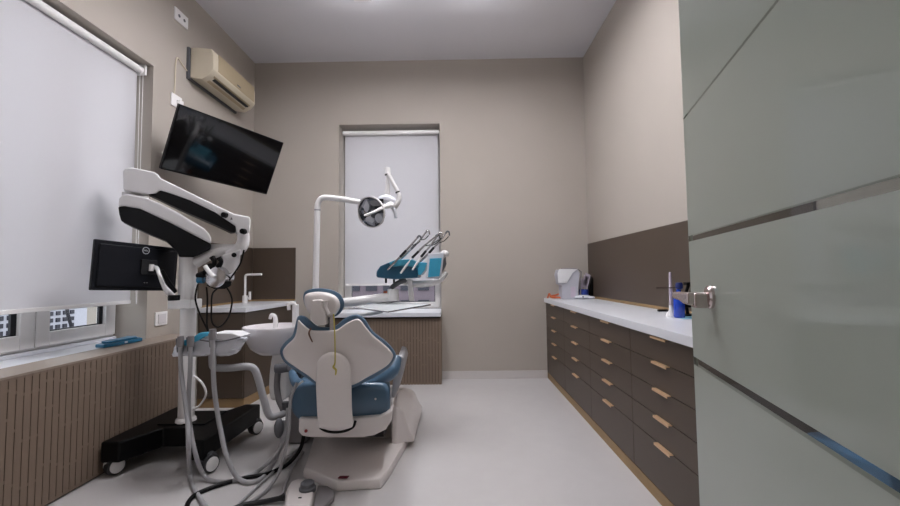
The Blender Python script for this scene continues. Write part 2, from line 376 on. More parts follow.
build('wall_bracket', MB().tube([(XL, 3.45, 2.2), c-nn*.05], .02).box(XL, XL+.02, 3.35, 3.55, 2.05, 2.35).box(-.1, .1, -.1, .1, -.05, -.034, mt), M_matblk, t)

# ------------------------------------------------------------------ corner sink cabinet
poly = [(-2.304, 3.66), (-1.885, 3.66), (-1.82, D-.003), (-2.304, D-.003)]
t = thing('sink_cabinet', 'dark brown corner cabinet under the white sink worktop', 'cabinet', (-2.1, 4.2, 0))
build('cabinet_body', MB().prism([V((x, y, .08)) for x, y in poly], (0, 0, .755)), M_lam, t, bevel=.002)
build('plinth', MB().prism([V((x, y, 0)) for x, y in poly], (0, 0, .079)), M_oak, t)
build('door', MB().box(-2.296, -1.892, 3.645, 3.659, .09, .825), M_lam, t, bevel=.002)
tag(build('sink_worktop', MB().prism([V((x, y, .838)) for x, y in [(-2.304, 3.635), (-1.868, 3.635), (-1.80, D-.003), (-2.304, D-.003)]], (0, 0, .042)), M_top, bevel=.003), 'white worktop over the corner cabinet with the faucet', 'worktop')
t = thing('splashback', 'dark brown splashback panel in the corner behind the white faucet', 'wall panel', (-2.1, D, .885))
build('panel', MB().box(-2.294, -1.81, D-.012, D, .895, 1.478), M_lam, t)
build('panel', MB().box(XL, XL+.012, 3.64, D-.012, .895, 1.478), M_lam, t)
build('edging', MB().box(-2.29, -1.81, D-.022, D-.012, .882, .898).box(XL+.012, XL+.022, 3.64, D-.022, .882, .898), M_oak, t)
fx, fy = P(245, 298, 4.25).x, 4.25
t = thing('faucet', 'white angular faucet on the corner sink worktop', 'faucet', (fx, fy, .88))
build('base', MB().cyl((fx, fy, .88), (fx, fy, .96), .026), M_white, t, bevel=.003)
build('spout', MB().tube([(fx, fy, .95), (fx, fy, 1.08), (fx, fy, 1.15), (fx+.012, fy, 1.172), (fx+.05, fy, 1.176), (fx+.18, fy-.02, 1.178)], .012, 12), M_white, t)
build('lever', MB().cyl((fx+.02, fy, .93), (fx+.05, fy, .93), .011).cyl((fx+.05, fy, .915), (fx+.05, fy, 1.0), .012), M_white, t)

# ------------------------------------------------------------------ right run of drawers
xf = 1.002
cols = [(1.69, 2.405), (2.405, 3.135), (3.135, 3.87), (3.87, D-.004)]
rows = [(.705, .832), (.57, .705), (.435, .57), (.30, .435), (.068, .30)]
names = ['dark brown drawer cabinet nearest the glass door', 'dark brown drawer cabinet, second from the glass door', 'dark brown drawer cabinet, second from the back wall', 'dark brown drawer cabinet in the corner against the back wall']
for (a, b), lb in zip(cols, names):
    t = thing('drawer_cabinet', lb, 'cabinet', ((xf+XR)/2, (a+b)/2, 0), 'brown drawer cabinets along the right wall')
    build('cabinet_body', MB().box(xf+.021, XR-.002, a, b, .066, .832), M_gap, t)
    for z0, z1 in rows:
        dr = build('drawer', MB().box(xf, xf+.02, a+.0018, b-.0018, z0+.002, z1-.002), M_lam, t, bevel=.001)
        yc = (a+b)/2; hz = z1-.001
        build('handle', MB().box(xf-.018, xf+.004, yc-.075, yc+.075, hz-.003, hz+.0005).box(xf-.018, xf-.0155, yc-.075, yc+.075, hz-.011, hz), M_brass, dr, bevel=.0008)
tag(build('end_panel', MB().box(xf, XR-.002, 1.672, 1.689, .0, .834), M_lam, bevel=.001), 'brown side panel closing the drawer run beside the glass door', 'panel')
struct(build('trim_4', MB().box(xf+.003, XR-.002, 1.69, D-.004, 0, .064), M_oak))
tag(build('worktop', MB().box(xf-.022, XR-.002, 1.66, D-.004, .836, .882), M_top, bevel=.003), 'long white worktop over the brown drawers on the right', 'worktop')
t = thing('splashback', 'long dark brown panel on the right wall above the worktop', 'wall panel', (XR, 3.1, .884))
build('panel', MB().box(XR-.012, XR, 1.705, D-.004, .905, 1.482), M_lam, t)
build('edging', MB().box(XR-.02, XR, 1.705, D-.004, .883, .905), M_oak, t)

# things on the right worktop, far end
q0, q1 = P(562, 290, 4.34).x, P(578, 290, 4.34).x; zt = P(570, 269.5, 4.34).z
t = thing('towel_dispenser', 'grey white paper towel dispenser in the far corner of the worktop', 'dispenser', (1.2, 4.4, .882))
build('body', MB().prism([V((q0, 4.34, .882)), V((q1, 4.34, .882)), V((q1+.025, 4.34, zt-.04)), V((q1+.005, 4.34, zt)), V((q0-.03, 4.34, zt)), V((q0-.045, 4.34, zt-.05)), V((q0-.03, 4.34, zt-.15)), V((q0, 4.34, zt-.17))], (0, .14, 0)), M_paper, t, bevel=.008)
build('towel_sheet', MB().prism([V((q0-.04, 4.33, zt-.14)), V((q0-.043, 4.33, zt-.04)), V((q0-.025, 4.33, zt+.006)), V((q1+.0, 4.33, zt+.004)), V((q0+.11, 4.33, zt-.04)), V((q0+.05, 4.33, zt-.14))], (0, .006, 0)), M_paper2, t)
build('side_rail', MB().tube([(q1+.03, 4.36, .882), (q1+.035, 4.36, 1.05), (q1+.045, 4.36, 1.15), (q1+.04, 4.36, zt-.02), (q1-.02, 4.36, zt+.008), (q0, 4.36, zt+.008)], .006, 8), M_gray3, t)
build('pack_print', MB().box(q0+.09, q0+.14, 4.336, 4.34, .90, 1.01), M_skin, t)
k = P(584.6, 290, 4.36)
t = thing('brush_cup', 'blue cup of white wrapped brushes beside the towel dispenser', 'cup', (k.x, 4.38, .882))
build('cup', MB().lathe([(.045, 0), (.052, .10), (.047, .10), (.04, .01)], (k.x, 4.40, .882), seg=24), mat('cup_blue', (40, 62, 140), .35, noise=.08), t)
for i, (dx, h) in enumerate(((-.03, .17), (0.012, .20), (.03, .22))):
    x = k.x+dx
    build('brush', MB().cyl((x, 4.40, .90), (x+dx*.5, 4.40, .882+h*.7), .005).prism([V((x-.02, 4.396, .882+h*.62)), V((x+.02, 4.396, .882+h*.62)), V((x+.05, 4.396, .882+h+.03)), V((x-.0, 4.396, .882+h+.055))], (0, .010, 0)), M_skin, t)
k = P(591.5, 290, 4.46)
tag(build('glove_box', MB().prism([V((k.x-.035, 4.46, .882)), V((k.x+.025, 4.46, .882)), V((k.x+.03, 4.46, 1.05)), V((k.x+.01, 4.46, 1.12)), V((k.x-.02, 4.46, 1.0))], (0, .09, 0)), M_black, bevel=.004), 'black box leaning behind the blue brush cup', 'box')
k = PZ(582.5, 299, .882); k.x -= .0
t = thing('scanner_handset', 'small white rounded handset lying before the blue cup', 'handset', k)
build('body', MB().ball(k+V((0, 0, .022)), .075, (1.25, .8, .30)).ball(k+V((.07, -.02, .016)), .04, (1.4, .8, .4)), M_film, t)
build('button', MB().ball(k+V((-.01, -.055, .026)), .009), M_gray2, t)
k = V((1.06, 4.47, .89))
tag(build('orange_cord', MB().tube([k+V((-.06, .04, .0)), k+V((-.05, .0, .045)), k+V((-.04, -.03, .01)), k+V((.01, -.05, .005)), k+V((.07, -.03, .012)), k+V((.08, .03, .04)), k+V((.02, .05, .025)), k+V((-.03, .02, .02)), k+V((.0, -.03, .012)), k+V((.07, -.06, 0))], .009, 8), M_orange), 'orange cord coiled at the corner by the towel dispenser', 'cord')

# things on the right worktop, near the door
bx = PZ(679.5, 318, .882); yb = bx.y
t = thing('dispenser_bottle', 'royal blue bottle with dark cap behind the door handle', 'bottle', bx)
zc = P(680, 289.5, yb).z; zp = P(680, 282.5, yb).z
build('body', MB().lathe([(.026, 0), (.030, .008), (.030, .10), (.024, .118), (.014, .13), (.012, zc-.882)], (bx.x, yb, .884), seg=24), M_royal, t)
build('cap', MB().lathe([(.012, 0), (.020, .006), (.021, (zp-zc)*.7), (.016, zp-zc), (.0, zp-zc)], (bx.x+.005, yb, zc), seg=20), M_navy, t)
k = PZ(680, 317.5, .882); zt = P(672, 272, k.y).z
t = thing('brush_holder', 'tall thin white brush standing in a small white base', 'brush', k)
build('base', MB().lathe([(.030, 0), (.028, .02), (.012, .04), (.010, .07)], k+V((-.03, .04, 0)), seg=20), M_white, t)
build('handle', MB().tube([k+V((-.03, .04, .02)), k+V((-.028, .04, .14)), V((k.x-.028, k.y+.04, zt-.03)), V((k.x-.028, k.y+.04, zt))], [.010, .010, .008, .006]), M_skin, t)
tag(build('marker_pen', MB().cyl(V((k.x-.12, k.y+.03, P(672, 288, k.y).z)), V((k.x+.03, k.y+.03, P(672, 288, k.y).z)), .003), mat('dark_stick', (60, 40, 40), .4, noise=.1)), 'thin dark stick crossing the tall white brush', 'stick')
k = PZ(663, 311.5, .882)
tag(build('black_clip', MB().box(k.x-.035, k.x+.035, k.y-.012, k.y+.012, .882, .896), M_black, bevel=.003), 'small black clip lying left of the white brush', 'clip')
sx = P(687, 290, yb+.1).x; sy = yb+.1
zA, zB, zD = P(690, 283.5, sy).z, P(690, 292, sy).z, P(690, 304, sy).z
tag(build('black_stand', MB().box(sx-.05, sx+.09, sy-.04, sy+.04, .882, .896).tube([(sx, sy, .89), (sx-.012, sy, .98), (sx+.005, sy, 1.06), (sx+.03, sy, zA)], .010).box(sx-.01, sx+.08, sy-.02, sy+.02, zA-.012, zA+.008).box(sx-.05, sx+.08, sy-.02, sy+.02, zD-.02, zD+.005), M_black, bevel=.002), 'black wire stand half hidden behind the glass door edge', 'stand')
k = PZ(690, 318, .882)
tag(build('tissue_sheet', MB().box(k.x-.07, k.x+.10, k.y-.06, k.y+.10, .8822, .885), mat('pale_cyan_paper', (150, 206, 226), .5, noise=.05)), 'pale cyan sheet under the royal blue bottle', 'sheet')
tag(build('blue_object', MB().box(1.30, XR-.01, 1.28, 1.6, 0, .55), M_bin, bevel=.02), 'glossy blue object seen through the lower clear strip of the door', 'box')  # made-up box standing in for an unidentified blue shape

# ------------------------------------------------------------------ microscope
MD = 2.72
t = thing('dental_microscope', 'white and black floor microscope with jointed arm left of the chair', 'microscope', (-1.78, 2.75, 0))
hull = [(-2.07, 2.40), (-1.96, 2.40), (-1.86, 2.62), (-1.68, 2.62), (-1.58, 2.42), (-1.48, 2.42), (-1.47, 3.10), (-1.58, 3.10), (-1.66, 2.93), (-1.90, 2.93), (-1.96, 3.10), (-2.07, 3.10)]
build('base', MB().prism([V((x, y, .085)) for x, y in hull], (0, 0, .12)), M_black, t, bevel=.012)
build('base_cover', MB().box(-1.93, -1.62, 2.66, 2.92, .205, .215), M_black, t, bevel=.004)
M_tyre = mat('dark_tyre', (52, 52, 54), .6, noise=.05)
for wp, d in (((-2.045, 2.45), .05), ((-1.50, 2.47), -.03), ((-1.51, 3.05), .03), ((-2.04, 3.05), 0)):
    dv = V((-1, 0, 0)); 
    ang = {0: .0}.get(0)
    ax = V((.93, -.36, 0)).normalized() if wp[0] < -1.9 else V((.92, -.38, 0)).normalized()
    p = V((wp[0]+(.025 if wp[0] < -1.9 else .03), wp[1], .052))
    cs = build('caster', MB().lathe([(.018, -.024), (.05, -.02), (.052, -.005), (.052, .005), (.05, .02), (.018, .024)], p, ax, 28), M_tyre, t)
    build('wheel_disc', MB().lathe([(.040, .019), (.040, .0255), (.036, .028), (.004, .029)], p, ax, 28), M_white, cs)
    build('fork', MB().cyl(p+V((0, 0, .02)), p+V((0, 0, .06)), .014).lathe([(.055, -.012), (.055, .012)], p+V((-.012, .012, .008)), ax, 20), M_gray2 if wp != (-2.045, 2.45) else M_white, cs)
cb = P(186, 419, MD).x
build('column', MB().lathe([(.062, 0), (.058, .02), (.048, .03), (.046, 1.10)], (cb, MD, .212), seg=28), M_white, t)
pt = P(187.5, 258, MD)
build('upper_column', MB().lathe([(.052, 0), (.049, .01), (.049, .33)], (pt.x, MD, .985), seg=28), M_white, t)
ck = P(186, 303, MD)
build('clamp_collar', MB().box(P(174, 303, MD).x, P(197, 303, MD).x, MD-.065, MD+.06, P(186, 308.5, MD).z, P(186, 299, MD).z), M_white, t, bevel=.008)
def pp(l, y=MD, oy=0): return [P(a, b, y)+V((0, oy, 0)) for a, b in l]
# lower arm
ad = V((-.55, .835, 0))
la = build('lower_arm', MB().prism(pp([(118, 206.5), (119, 198), (122, 194.5), (128, 193.5), (146, 197), (160, 203), (176, 211), (190, 219.5), (204, 228), (209, 233), (211.5, 238), (211.5, 244), (170, 222.5), (140, 208.5), (124, 206)], MD-.075), ad*.14), M_white, t, bevel=.014, seg=3)
build('lower_arm_cover', MB().prism(pp([(118, 206.5), (124, 206), (140, 208.5), (170, 222.5), (211.5, 244), (211, 249), (194, 257), (179, 257), (177, 251), (166, 241), (150, 234.5), (132, 226.5), (121, 221), (119, 214)], MD-.07), ad*.13), M_black, t, bevel=.01, seg=3)
build('pivot_collar', MB().lathe([(.075, 0), (.075, .03)], P(137, 196.5, MD)+V((-.05,.05,0)), seg=28), M_white, t)
ua = build('upper_arm', MB().prism(pp([(123, 190), (123, 171), (125, 168), (132, 167), (154, 171.5), (158, 174), (161, 178), (200, 197), (234, 213.5), (250, 216.5), (251, 220), (250, 233), (237, 233.5), (236, 226), (215, 212), (190, 200), (176, 195), (163, 190.5), (160, 190), (156, 193), (148, 194)], MD-.065), ad*.12), M_white, t, bevel=.012, seg=3)
build('upper_arm_cover', MB().prism(pp([(148, 194), (156, 193), (160, 190.2), (176, 195), (190, 200), (215, 212), (235.5, 226), (236, 232), (232, 232.5), (220, 226.8), (200, 218), (187, 212.3), (170, 204.5), (157, 198)], MD-.055), ad*.10), M_black, t, bevel=.004)
for q in ((226, 215.4), (244.6, 231.6)):
    build('knob', MB().cyl(P(*q, MD-.06), P(*q, MD-.06)+V((0, -.035, 0)), .019, .017), M_black, t, bevel=.003)
tri = P(231.5, 218.5, MD-.0655)
build('warning_mark', MB().prism([tri+V((-.008, -.001, -.007)), tri+V((.008, -.001, -.007)), tri+V((0, -.001, .008))], (0, .002, 0)), M_gray2, t)
# head
hd = build('head_joint', MB().tube(pp([(243, 232), (243.5, 240), (241, 247), (236, 251), (228, 254)], MD), [.038, .038, .04, .038, .03], 20), M_white, t)
build('head_arm', MB().tube(pp([(240, 247.5), (222, 251), (208, 256), (196, 263)], MD), [.026, .03, .034, .034], 16).box(P(211, 246, MD).x, P(236, 246, MD).x, MD-.02, MD+.03, P(222, 250, MD).z, P(222, 244.5, MD).z), M_white, t)
build('optics_body', MB().prism(pp([(222, 255), (233, 252), (241, 249), (240, 262), (237, 272), (229, 274), (222, 268)], MD-.05), ad*.11), M_white, t, bevel=.008)
build('objective_drum', MB().lathe([(.055, -.06), (.068, -.05), (.068, .05), (.055, .06)], P(220, 277, MD-.05), (0, 1, 0), 28), M_steel, t)
build('objective_base', MB().prism(pp([(207, 281), (232, 281), (231, 286), (225, 289), (214, 289), (207, 286)], MD-.10), ad*.10), M_black, t, bevel=.006)
for q0, q1, q2 in (((212, 257), (214.5, 262), (212, 269)), ((219, 258), (221, 262), (218, 267))):
    build('eyepiece', MB().tube(pp([q0, q1, q2], MD-.09), [.018, .014, .018], 14), M_black, t)
build('binocular_tube', MB().tube(pp([(205, 266), (210, 273), (214, 277)], MD-.12), .014, 14), M_white, t)
build('binocular_ring', MB().lathe([(.03, -.008), (.03, .008), (.022, .009)], P(210.5, 268, MD-.1), (.2, -1, .1), 20), M_black, t)
build('focus_knob', MB().cyl(P(199, 276, MD-.05), P(206, 273, MD-.08), .022), M_black, t)
build('camera_port', MB().cyl(P(198, 280, MD-.06), P(203.5, 280, MD-.06), .022), M_bluep, t)
build('side_knob', MB().cyl(P(234, 255, MD-.03), P(234, 255, MD-.1), .015), M_black, t)
for l in ([(198, 284), (196, 292), (195.5, 300), (199, 312), (205, 325), (210, 334)], [(206.5, 287), (207.5, 298), (207, 312), (207, 326), (209, 333)], [(218, 288), (212.5, 294), (211.5, 306), (212, 322), (219, 327), (228, 318), (232, 303), (230.5, 294), (227, 288)], [(244, 250), (241, 262), (236.5, 270), (230, 279), (226, 285)]):
    build('cable', MB().tube(pp(l, MD-.05), .0055, 8), M_black, t)
build('mains_cable', MB().tube([P(193, 375, MD), P(202, 383, MD), P(206, 394, MD), P(200, 405, MD), P(193, 409, MD), P(190, 411, MD+.02)], .007, 8), M_white, t)
# monitor seen from behind
mc = V((-2.006, 2.57, 1.221)); a = .3014; ro = -.0481
u = V((math.sin(a), math.cos(a), 0)); n = V((math.cos(a), -math.sin(a), 0)); v = V((0, 0, 1)); v = (v+n*(.0076)).normalized(); nn = u.cross(v).normalized()
u, v = u*math.cos(ro)+v*math.sin(ro), v*math.cos(ro)-u*math.sin(ro)
if nn.dot(n) < 0: nn = -nn
mt = frm(u, v, nn, mc)
mo = build('monitor', MB().box(-.2565, .2565, -.1475, .1475, -.022, 0, mt).box(-.235, .235, -.125, .125, 0, .010, mt), M_mon, t, bevel=.005, label='black computer monitor seen from behind')
build('monitor_screen', MB().box(-.25, .25, -.14, .14, -.024, -.022, mt), M_screen, mo)
build('logo_ring', MB().tube([mt@V((.028+.021*math.cos(q*math.pi/12), .108+.021*math.sin(q*math.pi/12), .0105)) for q in range(25)], .002, 6, 1), M_lab, mo)
text_mesh('DELL', .0135, mt@V((.028, .108, .0108)), u, v, M_lab, mo, 'logo_lettering')
build('mount_plate', MB().box(.0, .10, -.045, .05, .010, .022, mt), M_matblk, mo, bevel=.003)
build('port_cover', MB().box(.03, .038, -.10, -.094, .010, .012, mt).box(.046, .054, -.10, -.094, .010, .012, mt), M_gray3, mo)
arm = [mt@V((.06, 0, .02)), mt@V((.075, 0, .05)), P(159, 274, 2.5), P(163.5, 285, 2.55), P(169, 293, 2.6), P(175, 299, 2.67)]
build('monitor_arm', MB().tube(arm, [.014, .013, .010, .012, .02, .02], 14), M_white, t)
build('arm_cover', MB().tube([P(162, 270, 2.58), P(169, 283, 2.62), P(175, 292, 2.66)], [.009, .014, .016], 12), M_black, t)
build('arm_joint', MB().cyl(P(174, 295, 2.6), P(174, 300.5, 2.6), .034), M_black, t, bevel=.006)
build('arm_hinge', MB().cyl(mt@V((.06, -.022, .025)), mt@V((.06, .022, .025)), .014), M_white, t)

# ------------------------------------------------------------------ blue item on the left sill
k0 = PZ(104, 343, .70); k1 = PZ(121, 342.5, .70); k2 = PZ(141, 338, .70)
t = thing('instrument_case', 'blue bent plastic case on the left window sill', 'case', (-2.32, 2.8, .702))
build('case_body', MB().prism([V((x, y, .702)) for x, y in ((-2.35, 2.66), (-2.28, 2.645), (-2.255, 2.74), (-2.245, 2.93), (-2.315, 2.985), (-2.37, 2.95), (-2.355, 2.84), (-2.375, 2.76))], (0, 0, .024)), M_bluep, t, bevel=.006)
build('case_lid', MB().prism([V((x, y, .727)) for x, y in ((-2.345, 2.70), (-2.285, 2.685), (-2.265, 2.76), (-2.26, 2.90), (-2.315, 2.955), (-2.355, 2.93), (-2.343, 2.84), (-2.36, 2.77))], (0, 0, .012)), M_bluep, t, bevel=.004)
build('clasp', MB().box(-2.258, -2.248, 2.78, 2.80, .712, .724), M_film, t)

# ------------------------------------------------------------------ dental chair
CD = 2.33
def yy(py): return CD-.10+(py-318)*.0011
def PC(a, b, off=0): return P(a, b, yy(b)+off)
def smooth_closed(pts, k=4):
    out = []; n = len(pts)
    for i in range(n):
        p0, p1, p2, p3 = [V((*pts[(i+j) % n], 0)) for j in (-1, 0, 1, 2)]
        for s in range(k):
            q = s/k; r = .5*((2*p1)+(p2-p0)*q+(2*p0-5*p1+4*p2-p3)*q*q+(3*p1-p0-3*p2+p3)*q**3); out.append((r.x, r.y))
    return out
t = thing('dental_chair', 'blue and white dental chair seen from behind in the room centre', 'dental chair', (-.70, 2.9, 0))
outl = [(297, 318), (300, 315.6), (305, 316.2), (310, 320), (316, 325), (321, 326.8), (330, 327), (336, 325.4), (342, 320.5), (349, 316.2), (357.5, 314.6), (365, 319), (373, 331), (386, 341), (394, 350), (395.8, 357), (390, 367), (378, 375.5), (366, 381.5), (354, 387.5), (340, 390), (320, 387), (306, 377.5), (294, 370), (283.5, 361), (280, 351), (284.5, 342.5), (292, 335.5), (294.8, 327)]
shl = [(298.3, 320), (303, 324), (310, 329.4), (317, 330.4), (331, 330.4), (338, 329), (347, 322.8), (356, 319), (361, 320.6), (367, 328.5), (374, 336), (385, 345), (391.5, 352), (393, 357), (388, 364.8), (377, 372), (366, 378), (354, 384.5), (340, 387), (320, 384), (308, 375.5), (296, 367.5), (286, 360), (282.8, 351.5), (287, 345), (294, 338), (297, 329)]
so = smooth_closed(outl); ss = smooth_closed(shl)
# cushion: full outline, shell: outline pulled in
def ring(pts, off, inset=0):
    n = len(pts); res = []
    for i in range(n):
        a = V((*pts[i-1], 0)); b = V((*pts[(i+1) % n], 0)); tn = (b-a).normalized(); nr = V((-tn.y, tn.x, 0))
        x, y = pts[i][0]+nr.x*inset, pts[i][1]+nr.y*inset
        res.append(PC(x, y, off))
    return res
build('backrest_cushion', MB().loft([ring(so, -.02, 1.2), ring(so, -.005, 0), ring(so, .06, 0), ring(so, .10, 1.5), ring(so, .12, 5)]), M_blue, t, ang=80)
build('backrest_shell', MB().loft([ring(ss, -.047, 1.6), ring(ss, -.044, .6), ring(ss, -.036, 0), ring(ss, .0, 0)]), M_shell, t, ang=80)
spl = [(318, 425), (316.5, 400), (316, 385), (316.5, 366), (320, 358), (326, 353.5), (333, 352), (341, 354), (347, 359), (350.5, 368), (351.5, 385), (352, 408), (353, 424), (350, 428), (340, 430), (328, 429.5), (320, 428)]
rg = lambda off, sc: [P(334.5+(a-334.5)*sc, 391+(b-391)*sc, CD-.135+off) for a, b in smooth_closed(spl, 3)]
build('backrest_support', MB().loft([rg(-.012, .90), rg(-.006, .97), rg(.0, 1), rg(.13, 1)]), M_shell, t, ang=60)
build('support_slot', MB().tube(pp([(320, 427.5), (326, 431), (335, 432.3), (345, 431), (353, 427), (355.5, 421)], CD-.12), .007, 8), M_black, t)
# seat
sk = -.16
def seat_pts(y, x0, x1, z0, z1, r=.05):
    q = []
    for cx, cz, a0 in ((x1-r, z1-r, 0), (x0+r, z1-r, 90), (x0+r, z0+r, 180), (x1-r, z0+r, 270)):
        for k in range(5):
            a = math.radians(a0+k*22.5); q.append(V((cx+r*math.cos(a), y, cz+r*math.sin(a))))
    return q
sx0, sx1 = P(291, 400, 2.40).x, P(390, 400, 2.40).x
zb = P(340, 420, 2.38).z; zt = P(300, 384, 2.40).z
def srow(y, dz=0, w=0, r=.06): s = (y-2.40)*sk; return seat_pts(y, sx0+s+w, sx1+s-w, zb+dz*.5, zt+dz, r)
build('seat_cushion', MB().loft([srow(2.40, -.02, .02), srow(2.42), srow(2.6, .0), srow(2.9, -.06, .01, .05), srow(3.25, -.07, .06, .05), srow(3.6, -.08, .10, .05), srow(3.9, -.10, .12, .05), srow(3.94, -.12, .16, .04)]), M_blue, t, ang=70)
build('seat_bolster', MB().tube([P(397, 357, 2.55), P(392, 370, 2.5), P(382, 378, 2.47), P(366, 386, 2.45), P(356, 389, 2.44)], [.03, .045, .04, .04, .03], 14), M_blue, t)
build('seat_bolster', MB().tube([P(292, 372, 2.6), P(296, 382, 2.5), P(306, 386, 2.46), P(318, 389, 2.44)], [.02, .03, .035, .03], 14), M_blue, t)
build('armrest', MB().prism([P(398, 355, 2.62), P(403.5, 357, 2.62), P(405, 364, 2.62), P(400, 385, 2.62), P(395, 398, 2.62), P(391, 398, 2.62), P(393, 380, 2.62)], (-.02, .35, 0)), M_gray, t, bevel=.012)
build('armrest_stay', MB().prism([P(297, 371, 2.58), P(303, 369, 2.58), P(298, 388, 2.58), P(296, 404, 2.58), P(288, 404, 2.58), P(293, 388, 2.58)], (-.03, .2, 0)), M_gray2, t, bevel=.006)
build('seat_piping', MB().tube(pp([(289.5, 420), (289.5, 405), (292, 394), (297, 386), (303, 381)], 2.395), .006, 8), M_white, t)
# housing under the seat
hp = [(298.5, 418), (298, 432), (302, 436.5), (312, 438), (362, 438), (374, 436), (386, 430), (391.5, 421), (392.5, 410), (380, 416), (340, 419)]
build('seat_housing', MB().prism(pp(hp, 2.37), (-.06, .55, 0)), M_shell, t, bevel=.012)
build('housing_button', MB().cyl(P(306, 431, 2.366), P(306, 431, 2.36), .009), M_redd, t)
build('lamp_dot', MB().cyl(P(375.5, 399, 2.398), P(375.5, 399, 2.385), .006), M_porc, t)
build('lift_mechanism', MB().box(-.62, -.46, 2.60, 2.95, .15, .26), M_matblk, t)
build('lift_cover', MB().prism([V((-.90, 2.80, .05)), V((-.90, 3.0, .25)), V((-.90, 3.4, .25)), V((-.90, 3.4, .05))], (.47, 0, 0)), M_shell, t, bevel=.02)
# floor base plate
bp = [PZ(303, 478), PZ(337, 492), PZ(381, 489), PZ(389, 479), PZ(409, 443), PZ(417, 420), PZ(414, 402), V((-.50, 3.95, 0)), V((-.98, 3.95, 0)), V((-1.04, 3.1, 0))]
bp = [V((p.x, p.y, 0)) for p in bp]; ctr = sum(bp, V())/len(bp)
build('base_plate', MB().loft([bp, [V((p.x, p.y, .03)) for p in bp], [ctr+(p-ctr)*.985+V((0, 0, .052)) for p in bp], [ctr+(p-ctr)*.7+V((0, 0, .062)) for p in bp]]), M_shell, t, bevel=.008)
xa = P(391, 425, 2.72).x
fa = [V((xa, 2.72, .04)), V((xa, 2.72, .30)), V((xa, 2.80, .37)), V((xa, 3.1, .32)), V((xa, 3.5, .20)), V((xa, 3.6, .04))]
build('base_fairing', MB().loft([fa, [p+V((.035, .0, 0)) for p in fa], [V((p.x+.075, p.y*.95+.17, .05+(p.z-.04)*.80)) for p in fa], [V((p.x+.11, p.y*.9+.33, .04+(p.z-.04)*.35)) for p in fa], [V((p.x+.14, p.y*.86+.48, .03+(p.z-.04)*.08)) for p in fa]]), M_shell, t, bevel=.01, ang=60)
bdg = P(343.5, 477.5, 1); 
k = PZ(343.5, 477.5, .06)
build('badge', MB().prism([k+V((-.028, -.012, 0)), k+V((.022, -.012, 0)), k+V((.028, .012, 0)), k+V((-.022, .012, 0))], (0, 0, .004)), M_red, t)
# headrest
ho = [(304, 293), (309, 289.6), (319.5, 288.2), (331.5, 289.8), (339.8, 294), (344, 301.3), (343.3, 308.4), (337.4, 315.5), (326, 318.8), (314, 316.5), (307, 310), (303.6, 301)]
sh = smooth_closed(ho)
def hr(off, sc, dx=0, dy=0): return [P(324+dx+(a-324)*sc, 303.5+dy+(b-303.5)*sc, 2.26+off) for a, b in sh]
build('headrest_cushion', MB().loft([hr(-.005, .96), hr(.0, 1), hr(.05, 1.0), hr(.09, .93), hr(.11, .75)]), M_blue, t, ang=80)
build('headrest_shell', MB().loft([hr(-.04, .60, -1.5, 2), hr(-.034, .76, -1.5, 1.8), hr(-.02, .85, -1.5, 1.6), hr(-.003, .885, -1.6, 1.5)]), M_shell, t, ang=80)
build('headrest_bracket', MB().prism(pp([(312, 300), (321.5, 299.6), (322.5, 308), (325, 312), (325.8, 325), (317, 325.5), (310, 321), (309.5, 312)], 2.19), (0, .06, 0)), M_shell, t, bevel=.008)
build('headrest_lever', MB().tube(pp([(325, 301), (325.5, 307), (328.5, 314)], 2.205), [.018, .010, .010], 12), M_shell, t)
build('headrest_stem', MB().box(P(325.5, 311, 2.25).x, P(333, 311, 2.25).x, 2.24, 2.28, P(318, 332, 2.28).z, P(318, 316, 2.28).z), M_gray2, t, bevel=.004)
build('headrest_slide', MB().box(P(330, 311, 2.22).x, P(334, 311, 2.22).x, 2.215, 2.235, P(318, 330, 2.23).z, P(318, 316, 2.23).z), M_steel, t)
# cords on the chair back
tag(build('lanyard', MB().tube([P(333.5, 314, 2.155), P(334.5, 328, 2.158), P(335, 345, 2.165), P(335, 362, 2.168), P(333.5, 367, 2.168), P(336, 370, 2.17), P(335.5, 375, 2.172)], [.0035, .0035, .0035, .0035, .006, .005, .003], 8), M_yell), 'long yellow cord hanging down the white chair back', 'cord')
tag(build('bib_clip', MB().tube([P(311, 328, 2.165), P(309, 333, 2.165), P(310.5, 338, 2.175), P(312.5, 342, 2.18)], [.003, .005, .004, .003], 8), mat('brown_clip', (110, 70, 50), .5, noise=.1)), 'short brown clip hanging at the left top of the chair back', 'clip')

# ------------------------------------------------------------------ dental unit: console, bowl, arms, delivery head
UD = 2.75
t = thing('dental_unit', 'white dental unit with spittoon bowl and instrument arms beside the chair', 'dental unit', (-1.2, 2.9, 0))
bc = P(270, 328, UD)
zr = bc.z
build('spittoon_bowl', MB().lathe([(.05, -.185), (.10, -.18), (.15, -.14), (.185, -.07), (.198, -.01), (.196, .0), (.187, .0), (.17, -.05), (.12, -.10), (.03, -.115), (.0, -.115)], (P(273, 328, UD).x, UD+.02, zr+.012), seg=40), M_porc, t, ang=60)
build('bowl_tap', MB().tube(pp([(275.5, 328), (275.5, 320), (274.5, 316), (271.5, 315), (270, 319)], UD+.05), [.018, .015, .013, .012, .010], 12), M_white, t)
build('cup_filler', MB().box(P(293, 318, UD+.06).x, P(297.5, 318, UD+.06).x, UD+.04, UD+.09, P(295, 332, UD).z, P(295, 305, UD).z), M_white, t, bevel=.006)
build('filler_spout', MB().tube(pp([(295.5, 307), (294, 303.5), (290.5, 303.5), (288.8, 306), (289, 310)], UD+.05), .012, 12), M_white, t)
col = [((272, 352), (287, 352)), ((270, 362), (287, 362)), ((268.5, 375), (285, 375)), ((268, 388), (284.5, 388)), ((269.5, 401), (285, 401))]
rings = []
